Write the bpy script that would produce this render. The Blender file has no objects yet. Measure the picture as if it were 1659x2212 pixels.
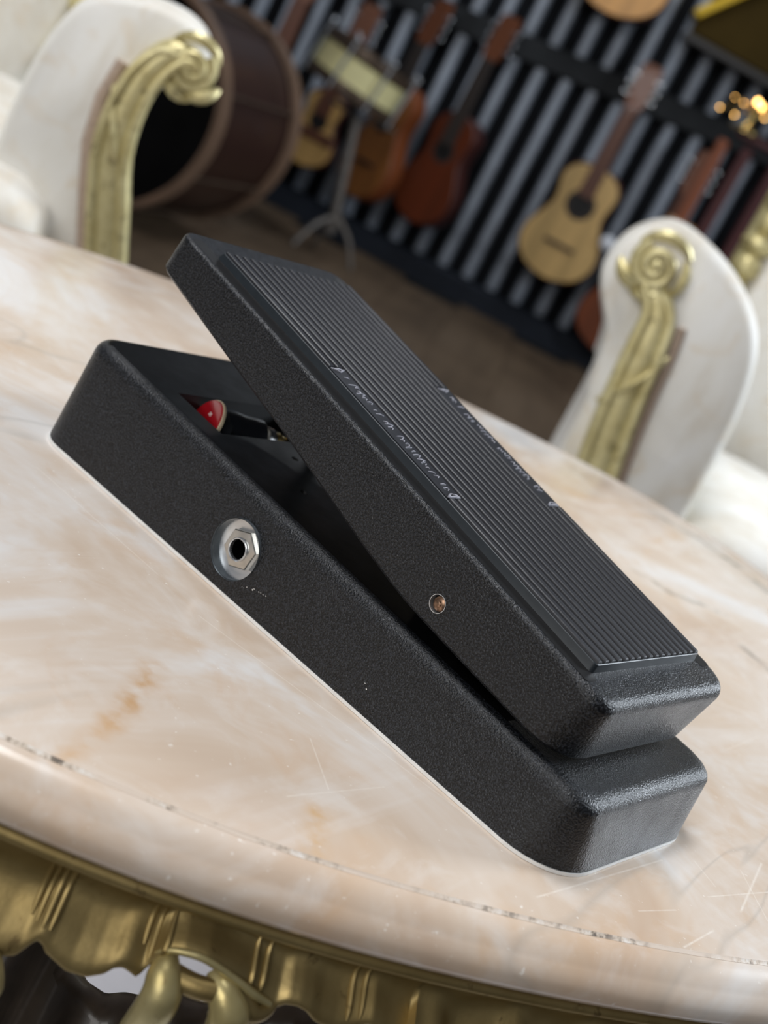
import bpy, bmesh, math, random
from mathutils import Vector, Matrix
random.seed(7)
SC = bpy.context.scene
COL = SC.collection
# ------------------------------------------------------------------ camera
TZ = 0.50                                   # table top above the floor
F_PX, YAW, PITCH, ROLL = 3070.61, 2.1270583, 0.2829510, 0.4825872
CAM = Vector((0.36593, -0.34728, TZ + 0.17567))
FWD = Vector((math.cos(PITCH)*math.cos(YAW), math.cos(PITCH)*math.sin(YAW), -math.sin(PITCH)))
_r = FWD.cross(Vector((0, 0, 1))).normalized()
_u = _r.cross(FWD)
RIGHT = _r*math.cos(ROLL) + _u*math.sin(ROLL)
UP = -_r*math.sin(ROLL) + _u*math.cos(ROLL)
cd = bpy.data.cameras.new('camera'); cam = bpy.data.objects.new('camera', cd); COL.objects.link(cam)
m = Matrix((RIGHT, UP, -FWD)).transposed().to_4x4(); m.translation = CAM; cam.matrix_world = m
cd.sensor_fit = 'VERTICAL'; cd.sensor_height = 36.0; cd.lens = F_PX/2212*36
cd.clip_start = 0.02; cd.clip_end = 60
cd.dof.use_dof = True; cd.dof.focus_distance = 0.425; cd.dof.aperture_fstop = cd.lens/4.0
SC.camera = cam
HR = Vector((0.849235, 0.528015, 0))        # horizontal right of the view
HF = Vector((-0.528015, 0.849235, 0))       # horizontal forward of the view

# ------------------------------------------------------------------ world, lights, exposure
w = bpy.data.worlds.new('world'); SC.world = w; w.use_nodes = True
bg = w.node_tree.nodes['Background']; bg.inputs[0].default_value = (0.80, 0.86, 1.0, 1); bg.inputs[1].default_value = 0.10
W0_L = Vector((-2.15, 3.45, 2.55)); W0_T = Vector((-2.45, 4.0, 0.7))
def area(name, loc, target, sx, sy, power, col):
    d = bpy.data.lights.new(name, 'AREA'); d.shape = 'RECTANGLE'; d.size = sx; d.size_y = sy; d.energy = power; d.color = col
    o = bpy.data.objects.new(name, d); COL.objects.link(o); o.location = loc
    o.rotation_euler = (Vector(target) - Vector(loc)).to_track_quat('-Z', 'Y').to_euler(); return o
area('skylight', (-0.5, -0.1, 2.7), (0.0, 0.3, TZ), 1.0, 0.8, 42, (0.97, 0.98, 1.0))
area('window_light_right', CAM + HR*2.6 + HF*2.2 + Vector((0, 0, 1.15)), (0, 0.2, TZ), 0.9, 1.1, 105, (0.84, 0.92, 1.0))
area('window_light_front', CAM - HR*1.3 - HF*2.2 + Vector((0, 0, 1.2)), (-0.3, 0.5, TZ), 2.0, 1.8, 54, (1.0, 0.98, 0.95))
area('fill_light_back', W0_L, W0_T, 0.7, 0.5, 15, (0.90, 0.95, 1.0))  # added fill, lifts the wall and guitars at the back
SC.view_settings.view_transform = 'Standard'; SC.view_settings.look = 'None'
SC.view_settings.exposure = -0.05; SC.view_settings.gamma = 1.0; SC.view_settings.use_curve_mapping = False

# ------------------------------------------------------------------ helpers
MM = 0.001
def tag(o, label=None, cat=None, group=None, kind=None):
    if label: o['label'] = label
    if cat: o['category'] = cat
    if group: o['group'] = group
    if kind: o['kind'] = kind
    return o
def empty(name, loc=(0, 0, 0), rz=0, label=None, cat=None, group=None):
    o = bpy.data.objects.new(name, None); COL.objects.link(o); o.empty_display_size = 0.05
    o.location = loc; o.rotation_euler = (0, 0, rz)
    return tag(o, label, cat, group)
def obj(name, verts, faces, mat, parent=None, smooth=True, angle=35):
    me = bpy.data.meshes.new(name); me.from_pydata([tuple(v) for v in verts], [], faces); me.update()
    bm = bmesh.new(); bm.from_mesh(me); bmesh.ops.recalc_face_normals(bm, faces=bm.faces)
    if smooth:
        for f in bm.faces: f.smooth = True
        for e in bm.edges:
            e.smooth = len(e.link_faces) == 2 and e.calc_face_angle(0) < math.radians(angle)
    bm.to_mesh(me); bm.free()
    if mat: me.materials.append(mat)
    o = bpy.data.objects.new(name, me); COL.objects.link(o); o.parent = parent
    return o
class MB:
    def __init__(s): s.v = []; s.f = []
    def add(s, v, f):
        n = len(s.v); s.v += [Vector(a) for a in v]; s.f += [tuple(i+n for i in q) for q in f]; return s
    def rings(s, R, cap0=True, cap1=True, closed=True):
        n = len(R[0]); V = [p for r in R for p in r]; Fc = []
        for i in range(len(R)-1):
            for j in range(n if closed else n-1):
                k = (j+1) % n
                Fc.append((i*n+j, i*n+k, (i+1)*n+k, (i+1)*n+j))
        if cap0: Fc.append(tuple(range(n-1, -1, -1)))
        if cap1: Fc.append(tuple((len(R)-1)*n+j for j in range(n)))
        return s.add(V, Fc)
    def box(s, c, sz, rot=None):
        a, b, d = sz[0]/2, sz[1]/2, sz[2]/2
        V = [Vector((x, y, z)) for z in (-d, d) for y in (-b, b) for x in (-a, a)]
        if rot: V = [rot @ v for v in V]
        return s.add([v + Vector(c) for v in V], [(0, 2, 3, 1), (4, 5, 7, 6), (0, 1, 5, 4), (2, 6, 7, 3), (0, 4, 6, 2), (1, 3, 7, 5)])
    def cbox(s, c, sz, ch, rot=None):
        # chamfered box: three stacked rounded rectangles
        R = []
        for z, e in ((-sz[2]/2, ch), (-sz[2]/2+ch, 0), (sz[2]/2-ch, 0), (sz[2]/2, ch)):
            a, b = sz[0]/2-e, sz[1]/2-e; k = ch
            pts = [(-a+k, -b), (a-k, -b), (a, -b+k), (a, b-k), (a-k, b), (-a+k, b), (-a, b-k), (-a, -b+k)]
            R.append([Vector((x, y, z)) for x, y in pts])
        if rot: R = [[rot @ v for v in r] for r in R]
        return s.rings([[v + Vector(c) for v in r] for r in R])
    def tube(s, path, rad, n=10, cap=True, flat=None):
        P = [Vector(p) for p in path]
        if not isinstance(rad, (list, tuple)): rad = [rad]*len(P)
        R = []; ref = None
        for i, p in enumerate(P):
            t = (P[min(i+1, len(P)-1)] - P[max(i-1, 0)]).normalized()
            if ref is None:
                ref = Vector((0, 0, 1)) if abs(t.z) < 0.9 else Vector((1, 0, 0))
            a = (ref - t*ref.dot(t)).normalized(); ref = a; b = t.cross(a)
            fx = flat or 1.0
            R.append([p + (a*math.cos(2*math.pi*k/n)*fx + b*math.sin(2*math.pi*k/n))*rad[i] for k in range(n)])
        return s.rings(R, cap, cap)
    def lathe(s, prof, c, axis, n=32, cap0=True, cap1=True):
        ax = Vector(axis).normalized(); a = ax.orthogonal().normalized(); b = ax.cross(a); c = Vector(c)
        return s.rings([[c + ax*h + (a*math.cos(2*math.pi*k/n) + b*math.sin(2*math.pi*k/n))*r for k in range(n)] for r, h in prof], cap0, cap1)
    def ell(s, c, rx, ry, rz, rot=None, n=14, mth=9):
        R = []
        for i in range(mth):
            t = -math.pi/2 + math.pi*(0.04 + 0.92*i/(mth-1))
            R.append([Vector((rx*math.cos(t)*math.cos(2*math.pi*k/n), ry*math.cos(t)*math.sin(2*math.pi*k/n), rz*math.sin(t))) for k in range(n)])
        if rot: R = [[rot @ v for v in r] for r in R]
        return s.rings([[v + Vector(c) for v in r] for r in R])
    def build(s, name, mat, parent=None, smooth=True, angle=35): return obj(name, s.v, s.f, mat, parent, smooth, angle)
def spline(pts, n):
    P = [Vector(p) for p in pts]; out = []
    for i in range(len(P)-1):
        p0, p1, p2, p3 = P[max(i-1, 0)], P[i], P[i+1], P[min(i+2, len(P)-1)]
        for k in range(n):
            t = k/n
            out.append(0.5*((2*p1) + (p2-p0)*t + (2*p0-5*p1+4*p2-p3)*t*t + (3*p1-p0-3*p2+p3)*t*t*t))
    return out + [P[-1]]
def interp(tab, x):
    if x <= tab[0][0]: return tab[0][1]
    for (a, b), (c, d) in zip(tab, tab[1:]):
        if x <= c: return b + (d-b)*(x-a)/(c-a)
    return tab[-1][1]

# ------------------------------------------------------------------ materials
def srgb(r, g, b):
    f = lambda c: (c/255/12.92) if c/255 <= 0.04045 else ((c/255+0.055)/1.055)**2.4
    return (f(r), f(g), f(b), 1)
class NT:
    def __init__(s, name):
        s.m = bpy.data.materials.new(name); s.m.use_nodes = True; s.t = s.m.node_tree; s.b = s.t.nodes['Principled BSDF']
    def n(s, t, **kw):
        x = s.t.nodes.new(t)
        for k, v in kw.items(): setattr(x, k, v)
        return x
    def l(s, a, b): s.t.links.new(a, b)
    def coord(s, scale=(1, 1, 1), rot=(0, 0, 0), loc=(0, 0, 0)):
        c = s.n('ShaderNodeTexCoord'); mp = s.n('ShaderNodeMapping'); s.l(c.outputs['Object'], mp.inputs[0])
        mp.inputs['Scale'].default_value = scale; mp.inputs['Rotation'].default_value = rot; mp.inputs['Location'].default_value = loc
        return mp.outputs[0]
    def noise(s, vec, scale, detail=4, rough=0.55, dist=0.0):
        x = s.n('ShaderNodeTexNoise'); s.l(vec, x.inputs['Vector'])
        x.inputs['Scale'].default_value = scale; x.inputs['Detail'].default_value = detail
        x.inputs['Roughness'].default_value = rough; x.inputs['Distortion'].default_value = dist
        return x.outputs['Fac']
    def ramp(s, fac, stops):
        x = s.n('ShaderNodeValToRGB'); s.l(fac, x.inputs[0]); e = x.color_ramp.elements
        while len(e) < len(stops): e.new(0.5)
        for k, (p, c) in enumerate(stops):
            e[k].position = p; e[k].color = c if len(c) == 4 else (*c, 1)
        return x.outputs[0]
    def mix(s, fac, a, b):
        x = s.n('ShaderNodeMix', data_type='RGBA')
        if hasattr(fac, 'links'): s.l(fac, x.inputs[0])
        else: x.inputs[0].default_value = fac
        for v, i in ((a, 6), (b, 7)):
            if hasattr(v, 'links'): s.l(v, x.inputs[i])
            else: x.inputs[i].default_value = v
        return x.outputs[2]
    def math(s, op, a, b=None, clamp=False):
        x = s.n('ShaderNodeMath', operation=op, use_clamp=clamp)
        for i, v in enumerate((a, b)):
            if v is None: continue
            if hasattr(v, 'links'): s.l(v, x.inputs[i])
            else: x.inputs[i].default_value = v
        return x.outputs[0]
    def bump(s, h, strength, dist):
        x = s.n('ShaderNodeBump'); x.inputs['Strength'].default_value = strength; x.inputs['Distance'].default_value = dist
        s.l(h, x.inputs['Height']); s.l(x.outputs[0], s.b.inputs['Normal'])
    def set(s, col=None, rough=None, metal=None, spec=None, coat=None, **kw):
        def put(k, v):
            if v is None: return
            if hasattr(v, 'links'): s.l(v, s.b.inputs[k])
            else: s.b.inputs[k].default_value = v
        put('Base Color', col); put('Roughness', rough); put('Metallic', metal); put('Specular IOR Level', spec); put('Coat Weight', coat)
        for k, v in kw.items(): put(k.replace('_', ' '), v)
        return s.m
def plain(name, c, rough=0.5, metal=0.0, var=0.15, nscale=60, spec=0.5, coat=None):
    t = NT(name); n = t.noise(t.coord(), nscale, 5)
    d = tuple(x*(1-var) for x in c[:3]) + (1,); u = tuple(min(1, x*(1+var)) for x in c[:3]) + (1,)
    return t.set(t.ramp(n, [(0.3, d), (0.7, u)]), rough, metal, spec, coat)
def wood(name, a, b, rough=0.3, scale=30, stretch=(1, 1, 0.08), coat=0.3):
    t = NT(name); n = t.noise(t.coord(stretch), scale, 6, 0.6, 0.6)
    return t.set(t.ramp(n, [(0.3, a), (0.7, b)]), rough, 0, 0.5, coat)
M = {}
SCRATCH = [(.2733,.1155,.2848,.0718,.0006,.75),(.2759,.0649,.2832,.0989,.0004,.6),(.286,.0481,.2863,.0266,.0005,.7),(.2585,.0639,.2551,-.0097,.0005,.5),
    (.0303,-.0199,.0969,-.0185,.0005,.5),(.1205,-.0204,.2307,.0004,.0005,.45),(.1818,-.0299,.2021,-.0435,.0004,.6),(.2016,-.0605,.2054,-.0217,.0004,.5),
    (.2708,.0252,.2753,.042,.0004,.5),(.2724,.0987,.2914,.0799,.0004,.5),(.263,.0799,.2738,.0746,.0004,.5),(.1897,.2159,.2099,.2563,.0006,.4),(.2237,.19,.2211,.2312,.0005,.4)]
# pebbled black powder coat
def powder(name, lo, hi, sc=1600, st=0.6, rough=0.40, satin_x=None):
    t = NT(name); v = t.coord(); n = t.noise(v, sc, 2, 0.55); n2 = t.noise(v, 90, 3)
    col = t.ramp(n, [(0.44, lo), (0.68, hi)])  # sparkle of the pebbles painted into the colour as paler specks
    r = t.ramp(n2, [(0.3, (rough-0.05,)*3), (0.7, (rough+0.06,)*3)])
    bp_ = t.n('ShaderNodeBump'); bp_.inputs['Distance'].default_value = 0.0009; t.l(n, bp_.inputs['Height']); t.l(bp_.outputs[0], t.b.inputs['Normal'])
    bp_.inputs['Strength'].default_value = st
    if satin_x is not None:                   # the deck under the treadle is smooth satin black, not pebbled
        g = t.n('ShaderNodeNewGeometry'); sx = t.n('ShaderNodeSeparateXYZ'); t.l(g.outputs['True Normal'], sx.inputs[0])
        sp = t.n('ShaderNodeSeparateXYZ'); t.l(v, sp.inputs[0])
        fac = t.math('MULTIPLY', t.math('GREATER_THAN', sx.outputs[2], 0.99), t.math('LESS_THAN', sp.outputs[0], satin_x))
        t.l(t.math('MULTIPLY', t.math('SUBTRACT', 1.0, fac), st), bp_.inputs['Strength'])
        col = t.mix(fac, col, srgb(9, 9, 10))
        return t.set(col, r, 0, t.math('SUBTRACT', 0.42, t.math('MULTIPLY', fac, 0.30)))
    return t.set(col, r, 0, 0.42)
M['powder'] = powder('black_powder_coat', srgb(7, 8, 10), srgb(44, 47, 53), 1700, 0.42, 0.36, 0.088)
M['powder_rocker'] = powder('black_powder_coat_treadle', srgb(6, 7, 9), srgb(48, 51, 57), 1500, 0.48, 0.36)
M['satin'] = plain('satin_black', srgb(15, 14, 14), 0.42, 0, 0.3, 200)
M['cup'] = plain('recess_cup', srgb(120, 128, 134), 0.28, 0.7, 0.2, 300)
M['inner_black'] = plain('inner_black', srgb(12, 12, 13), 0.6, var=0.1)
t = NT('ribbed_rubber'); n = t.noise(t.coord(), 700, 3)
t.bump(n, 0.15, 0.0004); M['rubber'] = t.set(srgb(33, 34, 39), 0.42, 0, 0.5)
M['rubber_edge'] = plain('rubber_edge', srgb(38, 44, 49), 0.4, var=0.12, nscale=300)
M['emboss_glint'] = plain('embossed_rubber_glint', srgb(150, 150, 158), 0.35, var=0.3, nscale=900)  # pale grey paints glints onto the dark rubber strokes
M['plate'] = plain('steel_plate', srgb(240, 240, 238), 0.4, 0.0, 0.08, 200)
M['chrome'] = plain('zinc_chrome', srgb(214, 218, 222), 0.27, 0.8, 0.06, 500)
M['nut'] = plain('nickel_nut', srgb(200, 198, 192), 0.25, 0.95, 0.1, 400)
M['brown_bolt'] = plain('tarnished_bolt', srgb(140, 112, 92), 0.38, 0.85, 0.45, 900)
M['red'] = plain('red_pot_back', srgb(178, 22, 34), 0.25, 0, 0.08, 200, coat=0.5)
M['cream'] = plain('cream_rim', srgb(206, 190, 160), 0.5, 0, 0.15, 400)
M['black_gloss'] = plain('black_gloss', srgb(16, 18, 22), 0.25, 0, 0.2)
M['brass'] = plain('brass', srgb(190, 165, 105), 0.25, 0.95, 0.2, 600)
M['white'] = plain('white_mark', srgb(230, 228, 224), 0.6, 0, 0.05)
# marble
def marble():
    t = NT('pink_beige_marble'); v = t.coord((1, 1, 1), (0, 0, 0.5))
    big = t.noise(v, 7, 5, 0.6, 0.8); patch = t.noise(v, 15, 4, 0.55, 1.0)
    strk = t.noise(t.coord((1, 0.22, 1), (0, 0, 0.35)), 26, 5, 0.6, 0.7)
    base = t.ramp(big, [(0.34, srgb(198, 174, 152)), (0.45, srgb(209, 190, 171)), (0.52, srgb(216, 201, 186)), (0.60, srgb(225, 221, 217))])
    om = t.math('MULTIPLY', t.ramp(patch, [(0.55, (0, 0, 0)), (0.72, (1, 1, 1))]), 0.55)
    c = t.mix(om, base, srgb(204, 168, 130))
    wm = t.math('MULTIPLY', t.ramp(strk, [(0.52, (0, 0, 0)), (0.72, (1, 1, 1))]), 0.5)
    c = t.mix(wm, c, srgb(232, 228, 224))
    fp = t.noise(t.coord((1, 1, 1), (0, 0, 0.2), (0.4, 0.7, 0)), 38, 5, 0.6, 0.9)
    c = t.mix(t.math('MULTIPLY', t.ramp(fp, [(0.50, (0, 0, 0)), (0.70, (1, 1, 1))]), 0.35), c, srgb(230, 227, 223))
    fo = t.noise(t.coord((1, 1, 1), (0, 0, 0.9), (1.4, 0.2, 0)), 30, 5, 0.6, 0.9)
    c = t.mix(t.math('MULTIPLY', t.ramp(fo, [(0.58, (0, 0, 0)), (0.74, (1, 1, 1))]), 0.3), c, srgb(206, 170, 134))
    # long thin grey veins
    vv = t.noise(t.coord((1, 0.3, 1), (0, 0, -0.75), (0.3, 0.1, 0)), 9, 3, 0.5, 1.3)
    a = t.math('ABSOLUTE', t.math('SUBTRACT', vv, 0.36))
    vm = t.math('MULTIPLY', t.math('SUBTRACT', 1.0, t.math('MULTIPLY', a, 70.0), True), 0.22)
    c = t.mix(vm, c, srgb(140, 138, 132))
    # fine specks
    sp = t.noise(v, 420, 2, 0.5); sm = t.math('MULTIPLY', t.ramp(sp, [(0.70, (0, 0, 0)), (0.76, (1, 1, 1))]), 0.7)
    c = t.mix(sm, c, srgb(240, 234, 226))
    # scratches: distance to short segments on the slab (object coordinates, metres)
    co = t.n('ShaderNodeTexCoord').outputs['Object']
    jit = t.n('ShaderNodeTexNoise'); jit.inputs['Scale'].default_value = 300; t.l(co, jit.inputs['Vector'])
    jit2 = t.n('ShaderNodeTexNoise'); jit2.inputs['Scale'].default_value = 110; jit2.inputs['Detail'].default_value = 4; t.l(co, jit2.inputs['Vector'])
    soft = t.ramp(jit2.outputs['Fac'], [(0.38, (0, 0, 0)), (0.68, (1, 1, 1))])
    for (ax, ay, bx, by, wd, st, *rgb) in SCRATCH + VEIN:
        A = Vector((ax, ay, TZ)); B = Vector((bx, by, TZ)); D = B-A; L2 = D.length_squared
        s1 = t.n('ShaderNodeVectorMath', operation='SUBTRACT'); t.l(co, s1.inputs[0]); s1.inputs[1].default_value = A
        d1 = t.n('ShaderNodeVectorMath', operation='DOT_PRODUCT'); t.l(s1.outputs[0], d1.inputs[0]); d1.inputs[1].default_value = D/L2
        h = t.math('ADD', d1.outputs['Value'], 0.0, True)
        sc = t.n('ShaderNodeVectorMath', operation='SCALE'); sc.inputs[0].default_value = D; t.l(h, sc.inputs['Scale'])
        s2 = t.n('ShaderNodeVectorMath', operation='SUBTRACT'); t.l(s1.outputs[0], s2.inputs[0]); t.l(sc.outputs[0], s2.inputs[1])
        ln = t.n('ShaderNodeVectorMath', operation='LENGTH'); t.l(s2.outputs[0], ln.inputs[0])
        mk = t.math('SUBTRACT', 1.0, t.math('MULTIPLY', ln.outputs['Value'], 1/wd), True)
        mk = t.math('MULTIPLY', t.math('MULTIPLY', mk, soft if rgb else jit.outputs['Fac']), st*1.4)
        c = t.mix(mk, c, srgb(*(rgb or (243, 236, 226))))
    t.bump(t.noise(v, 160, 3), 0.05, 0.0006)
    rr = t.ramp(t.noise(v, 40, 4), [(0.3, (0.17,)*3), (0.7, (0.27,)*3)])
    return t.set(c, rr, 0, 0.5)

VEIN = [(.0284,.4856,.0554,.4956,.007,.8,150,144,132),(.0554,.4956,.0828,.4933,.006,.8,140,138,126),(.0828,.4933,.1157,.4803,.008,.9,132,130,120),
    (.0951,.3385,.1149,.3436,.005,.8,140,134,122),(.1149,.3436,.1276,.3602,.006,.7,150,142,130),(.1276,.3602,.1358,.3714,.004,.7,150,140,130),(.1644,.3361,.1822,.3307,.005,.9,130,124,112),
    (.144,-.0604,.1587,-.0814,.006,.7,200,160,116),(.1587,-.0814,.1651,-.0931,.006,.7,200,160,116),(.1651,-.0931,.1762,-.1167,.005,.6,204,164,120),(.2086,-.0544,.22,-.0686,.006,.8,206,168,122)]
M['marble'] = marble()
def goldleaf(name, a, b, dirt, rough=0.36, metal=0.8, wear=0.62):
    t = NT(name); v = t.coord(); n = t.noise(v, 45, 5, 0.6); n2 = t.noise(v, 130, 5, 0.65, 0.4); n3 = t.noise(v, 28, 4)
    c = t.ramp(n, [(0.3, a), (0.7, b)])
    c = t.mix(t.math('MULTIPLY', t.ramp(n2, [(wear, (0, 0, 0)), (wear+0.08, (1, 1, 1))]), 0.6), c, dirt)
    t.bump(t.noise(v, 220, 4), 0.12, 0.0012)
    return t.set(c, t.ramp(n3, [(0.3, (rough-0.07,)*3), (0.7, (rough+0.1,)*3)]), metal, 0.5)
M['gold'] = goldleaf('gold_leaf', srgb(146, 126, 80), srgb(172, 152, 104), srgb(92, 72, 44), 0.5)
M['gold_bright'] = goldleaf('gold_leaf_bright', srgb(186, 170, 116), srgb(216, 204, 156), srgb(140, 112, 70), 0.42, 0.6, 0.6)
M['gold_chair'] = goldleaf('gold_leaf_chair', srgb(190, 176, 122), srgb(218, 208, 160), srgb(110, 96, 62), 0.42, 0.45, 0.56)
M['dark_carve'] = plain('dark_carved_wood', srgb(52, 44, 36), 0.4, 0, 0.35, 90, coat=0.2)
def damask():
    t = NT('ivory_damask'); v = t.coord((1, 1, 0.45)); n = t.noise(v, 14, 4, 0.6, 0.8); st = t.noise(t.coord((1, 1, 0.05)), 110, 3); fl = t.noise(t.coord(), 33, 3, 0.5, 1.0)
    c = t.ramp(n, [(0.35, srgb(214, 207, 194)), (0.5, srgb(228, 225, 217)), (0.68, srgb(234, 233, 229))])
    c = t.mix(t.math('MULTIPLY', t.ramp(fl, [(0.55, (0, 0, 0)), (0.7, (1, 1, 1))]), 0.3), c, srgb(214, 192, 158))
    t.bump(st, 0.12, 0.001)
    return t.set(c, 0.55, 0, 0.35, None, Sheen_Weight=0.25)
M['damask'] = damask()
M['braid'] = plain('taupe_braid', srgb(176, 156, 140), 0.8, 0, 0.2, 400)

# ------------------------------------------------------------------ room
WN = -HF                                     # wall normal, towards the room
W0 = Vector((-2.50, 4.08, 0))
def wp(s, z, off=0.0): return W0 + HR*s + Vector((0, 0, z)) + WN*off
WROT = Matrix((HR, HF, Vector((0, 0, 1)))).transposed()      # local x along wall, y into wall, z up
t = NT('brown_floor'); v = t.coord((1, 1, 1), (0, 0, 0.55)); a = t.noise(v, 1.6, 5, 0.6, 0.4); b = t.noise(t.coord((1, 0.07, 1), (0, 0, 0.55)), 22, 4)
cc = t.ramp(a, [(0.3, srgb(66, 54, 42)), (0.5, srgb(94, 78, 61)), (0.7, srgb(104, 88, 71))])
cc = t.mix(t.math('MULTIPLY', t.ramp(b, [(0.45, (0, 0, 0)), (0.7, (1, 1, 1))]), 0.35), cc, srgb(62, 50, 38))
M['floor'] = t.set(cc, 0.6, 0, 0.25)
mb = MB(); mb.box((-0.5, 1.5, -0.03), (11, 11, 0.05))
fl = tag(mb.build('floor', M['inner_black'], None, False), 'brown wooden plank floor of the showroom', kind='structure')
plank_v = None
def plank_mesh(w_, l_):
    b_ = MB(); b_.cbox((0, 0, 0), (w_, l_, 0.012), 0.002); return b_
FR = Matrix.Rotation(0.55, 3, 'Z')
k = 0
pm = None
for i in range(-8, 9):
    for j in range(0, 3):
        c0 = W0 + HR*(i*0.22 + 0.1) + WN*(0.55 + j*1.62 + (0.5 if i % 2 else 0))
        if pm is None:
            o = plank_mesh(0.2196, 1.619).build('plank', M['floor'], fl); pm = o.data
        else:
            o = bpy.data.objects.new('plank', pm); COL.objects.link(o); o.parent = fl
        o.location = (c0.x, c0.y, -0.006); o.rotation_euler = (0, 0, math.atan2(HR.y, HR.x))
# corrugated wall
M['wall_dark'] = plain('dark_sheet', srgb(12, 14, 18), 0.8, 0, 0.3, 12, 0.15)
M['rib_highlight'] = plain('painted_rib_highlight', srgb(150, 158, 170), 0.4, 0.1, 0.35, 7)  # pale tone paints the sheen onto ribs of the dark sheet
M['batten'] = plain('batten_paint', srgb(44, 46, 48), 0.8, 0, 0.15, 12, 0.2)
M['plinth'] = plain('plinth_paint', srgb(30, 35, 44), 0.7, 0, 0.2, 10, 0.25)
mb = MB(); mb.box(wp(0, 1.5, -0.04), (7.0, 0.04, 3.2), WROT)
wall = tag(mb.build('wall_back', M['wall_dark'], None, False), 'black corrugated metal wall with sheen painted onto its upright ribs', kind='structure')
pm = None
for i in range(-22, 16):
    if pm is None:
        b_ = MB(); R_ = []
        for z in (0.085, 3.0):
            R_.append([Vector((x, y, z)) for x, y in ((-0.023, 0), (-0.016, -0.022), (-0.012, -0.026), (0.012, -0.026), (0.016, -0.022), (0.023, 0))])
        b_.rings(R_); o = b_.build('wall_rib', M['rib_highlight'], wall, angle=20); pm = o.data
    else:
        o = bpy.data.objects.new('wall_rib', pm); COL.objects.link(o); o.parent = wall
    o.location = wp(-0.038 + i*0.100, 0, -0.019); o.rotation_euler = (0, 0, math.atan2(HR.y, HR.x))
mb = MB(); R4 = WROT @ Matrix.Rotation(-0.07, 3, 'Y'); mb.cbox(wp(-0.3, 0.885, 0.018), (3.2, 0.02, 0.085), 0.004, R4)
mb.build('wall_batten', M['batten'], wall)
mb = MB(); mb.cbox(wp(0, 0.035, 0.03), (7.0, 0.09, 0.09), 0.006, WROT)
tag(mb.build('baseboard_back', M['plinth'], None), 'dark slate plinth along the foot of the corrugated wall', kind='structure')

# ------------------------------------------------------------------ table
RAD = [284.0, 287.2, 291.9, 297.7, 304.4, 311.8, 319.7, 327.7, 335.3, 341.7, 344.9, 345.6, 346.4, 347.3, 347.7, 346.5, 342.1, 334.2, 324.7, 315.5, 307.5, 300.4, 294.6, 290.1, 286.2, 283.4, 282.5, 283.3, 285.8, 289.6, 293.9, 298.7, 304.3, 310.7, 318.0, 326.3, 335.2, 344.2, 352.8, 360.2, 365.9, 369.3, 370.1, 368.2, 363.8, 357.4, 349.3, 340.1, 330.6, 321.2, 312.3, 303.9, 296.4, 290.3, 286.1, 283.8, 282.8, 282.6, 282.7, 282.9]
NO = 480
def _rad(a):
    x = (a % (2*math.pi))/(2*math.pi)*60; i = int(x); t_ = x-i
    p0, p1, p2, p3 = (RAD[(i+k_) % 60] for k_ in (-1, 0, 1, 2))
    return 0.5*(2*p1 + (p2-p0)*t_ + (2*p0-5*p1+4*p2-p3)*t_*t_ + (3*p1-p0-3*p2+p3)*t_**3)
OUT = []
for i in range(NO):
    a = 2*math.pi*i/NO; r = _rad(a); OUT.append(Vector((45 + r*math.cos(a), 175 + r*math.sin(a), 0)))
NRM = []
for i in range(NO):
    d = OUT[(i+1) % NO] - OUT[i-1]; NRM.append(Vector((d.y, -d.x, 0)).normalized())
def oring(off, z): return [(OUT[i] + NRM[i]*(off(i) if callable(off) else off))*MM + Vector((0, 0, TZ + (z(i) if callable(z) else z)*MM)) for i in range(NO)]
TC = Vector((0.045, 0.175, 0))
table = empty('coffee_table', (0, 0, 0), 0, 'oval pink marble coffee table with carved gold frame', 'table')
mb = MB(); mb.rings([oring(-14, -17), oring(8.5, -16.5), oring(10.6, -15.2), oring(11.6, -13.4), oring(11.9, -11.4), oring(11.3, -9.2), oring(10.0, -7.2), oring(8.9, -6.0), oring(8.5, -5.6), oring(8.0, -5.0), oring(6.4, -3.3), oring(4.4, -1.9), oring(2.6, -1.15), oring(1.3, -0.95), oring(0.7, -0.9), oring(0.35, -0.75), oring(0.0, -0.15), oring(-0.6, 0.0), oring(-120, 0.0)])
mb.build('marble_top', M['marble'], table, angle=50)
t = NT('chipped_seam'); n = t.noise(t.coord(), 260, 4, 0.7); n2 = t.noise(t.coord(), 45, 3)
c = t.ramp(n, [(0.40, srgb(96, 86, 76)), (0.47, srgb(205, 190, 172)), (0.60, srgb(240, 236, 230))])
c = t.mix(t.ramp(n2, [(0.36, (0, 0, 0)), (0.55, (1, 1, 1))]), c, srgb(224, 208, 192))
M['seam'] = t.set(c, 0.6)
def jag(i, s): return 0.25*math.sin(i*1.7+s) + 0.25*math.sin(i*4.3+s*2) + 0.3*math.sin(i*0.31+s)
mb = MB(); mb.rings([oring(lambda i: -0.15 + 0.15*jag(i, 1), 0.03), oring(lambda i: 0.25 + 0.12*jag(i, 4), -0.4), oring(lambda i: 0.75 + 0.35*max(0, jag(i, 2)), -0.82), oring(lambda i: 0.6, -1.4), oring(lambda i: -0.5, -1.2)], False, False)
mb.build('edge_seam', M['seam'], table)
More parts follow.
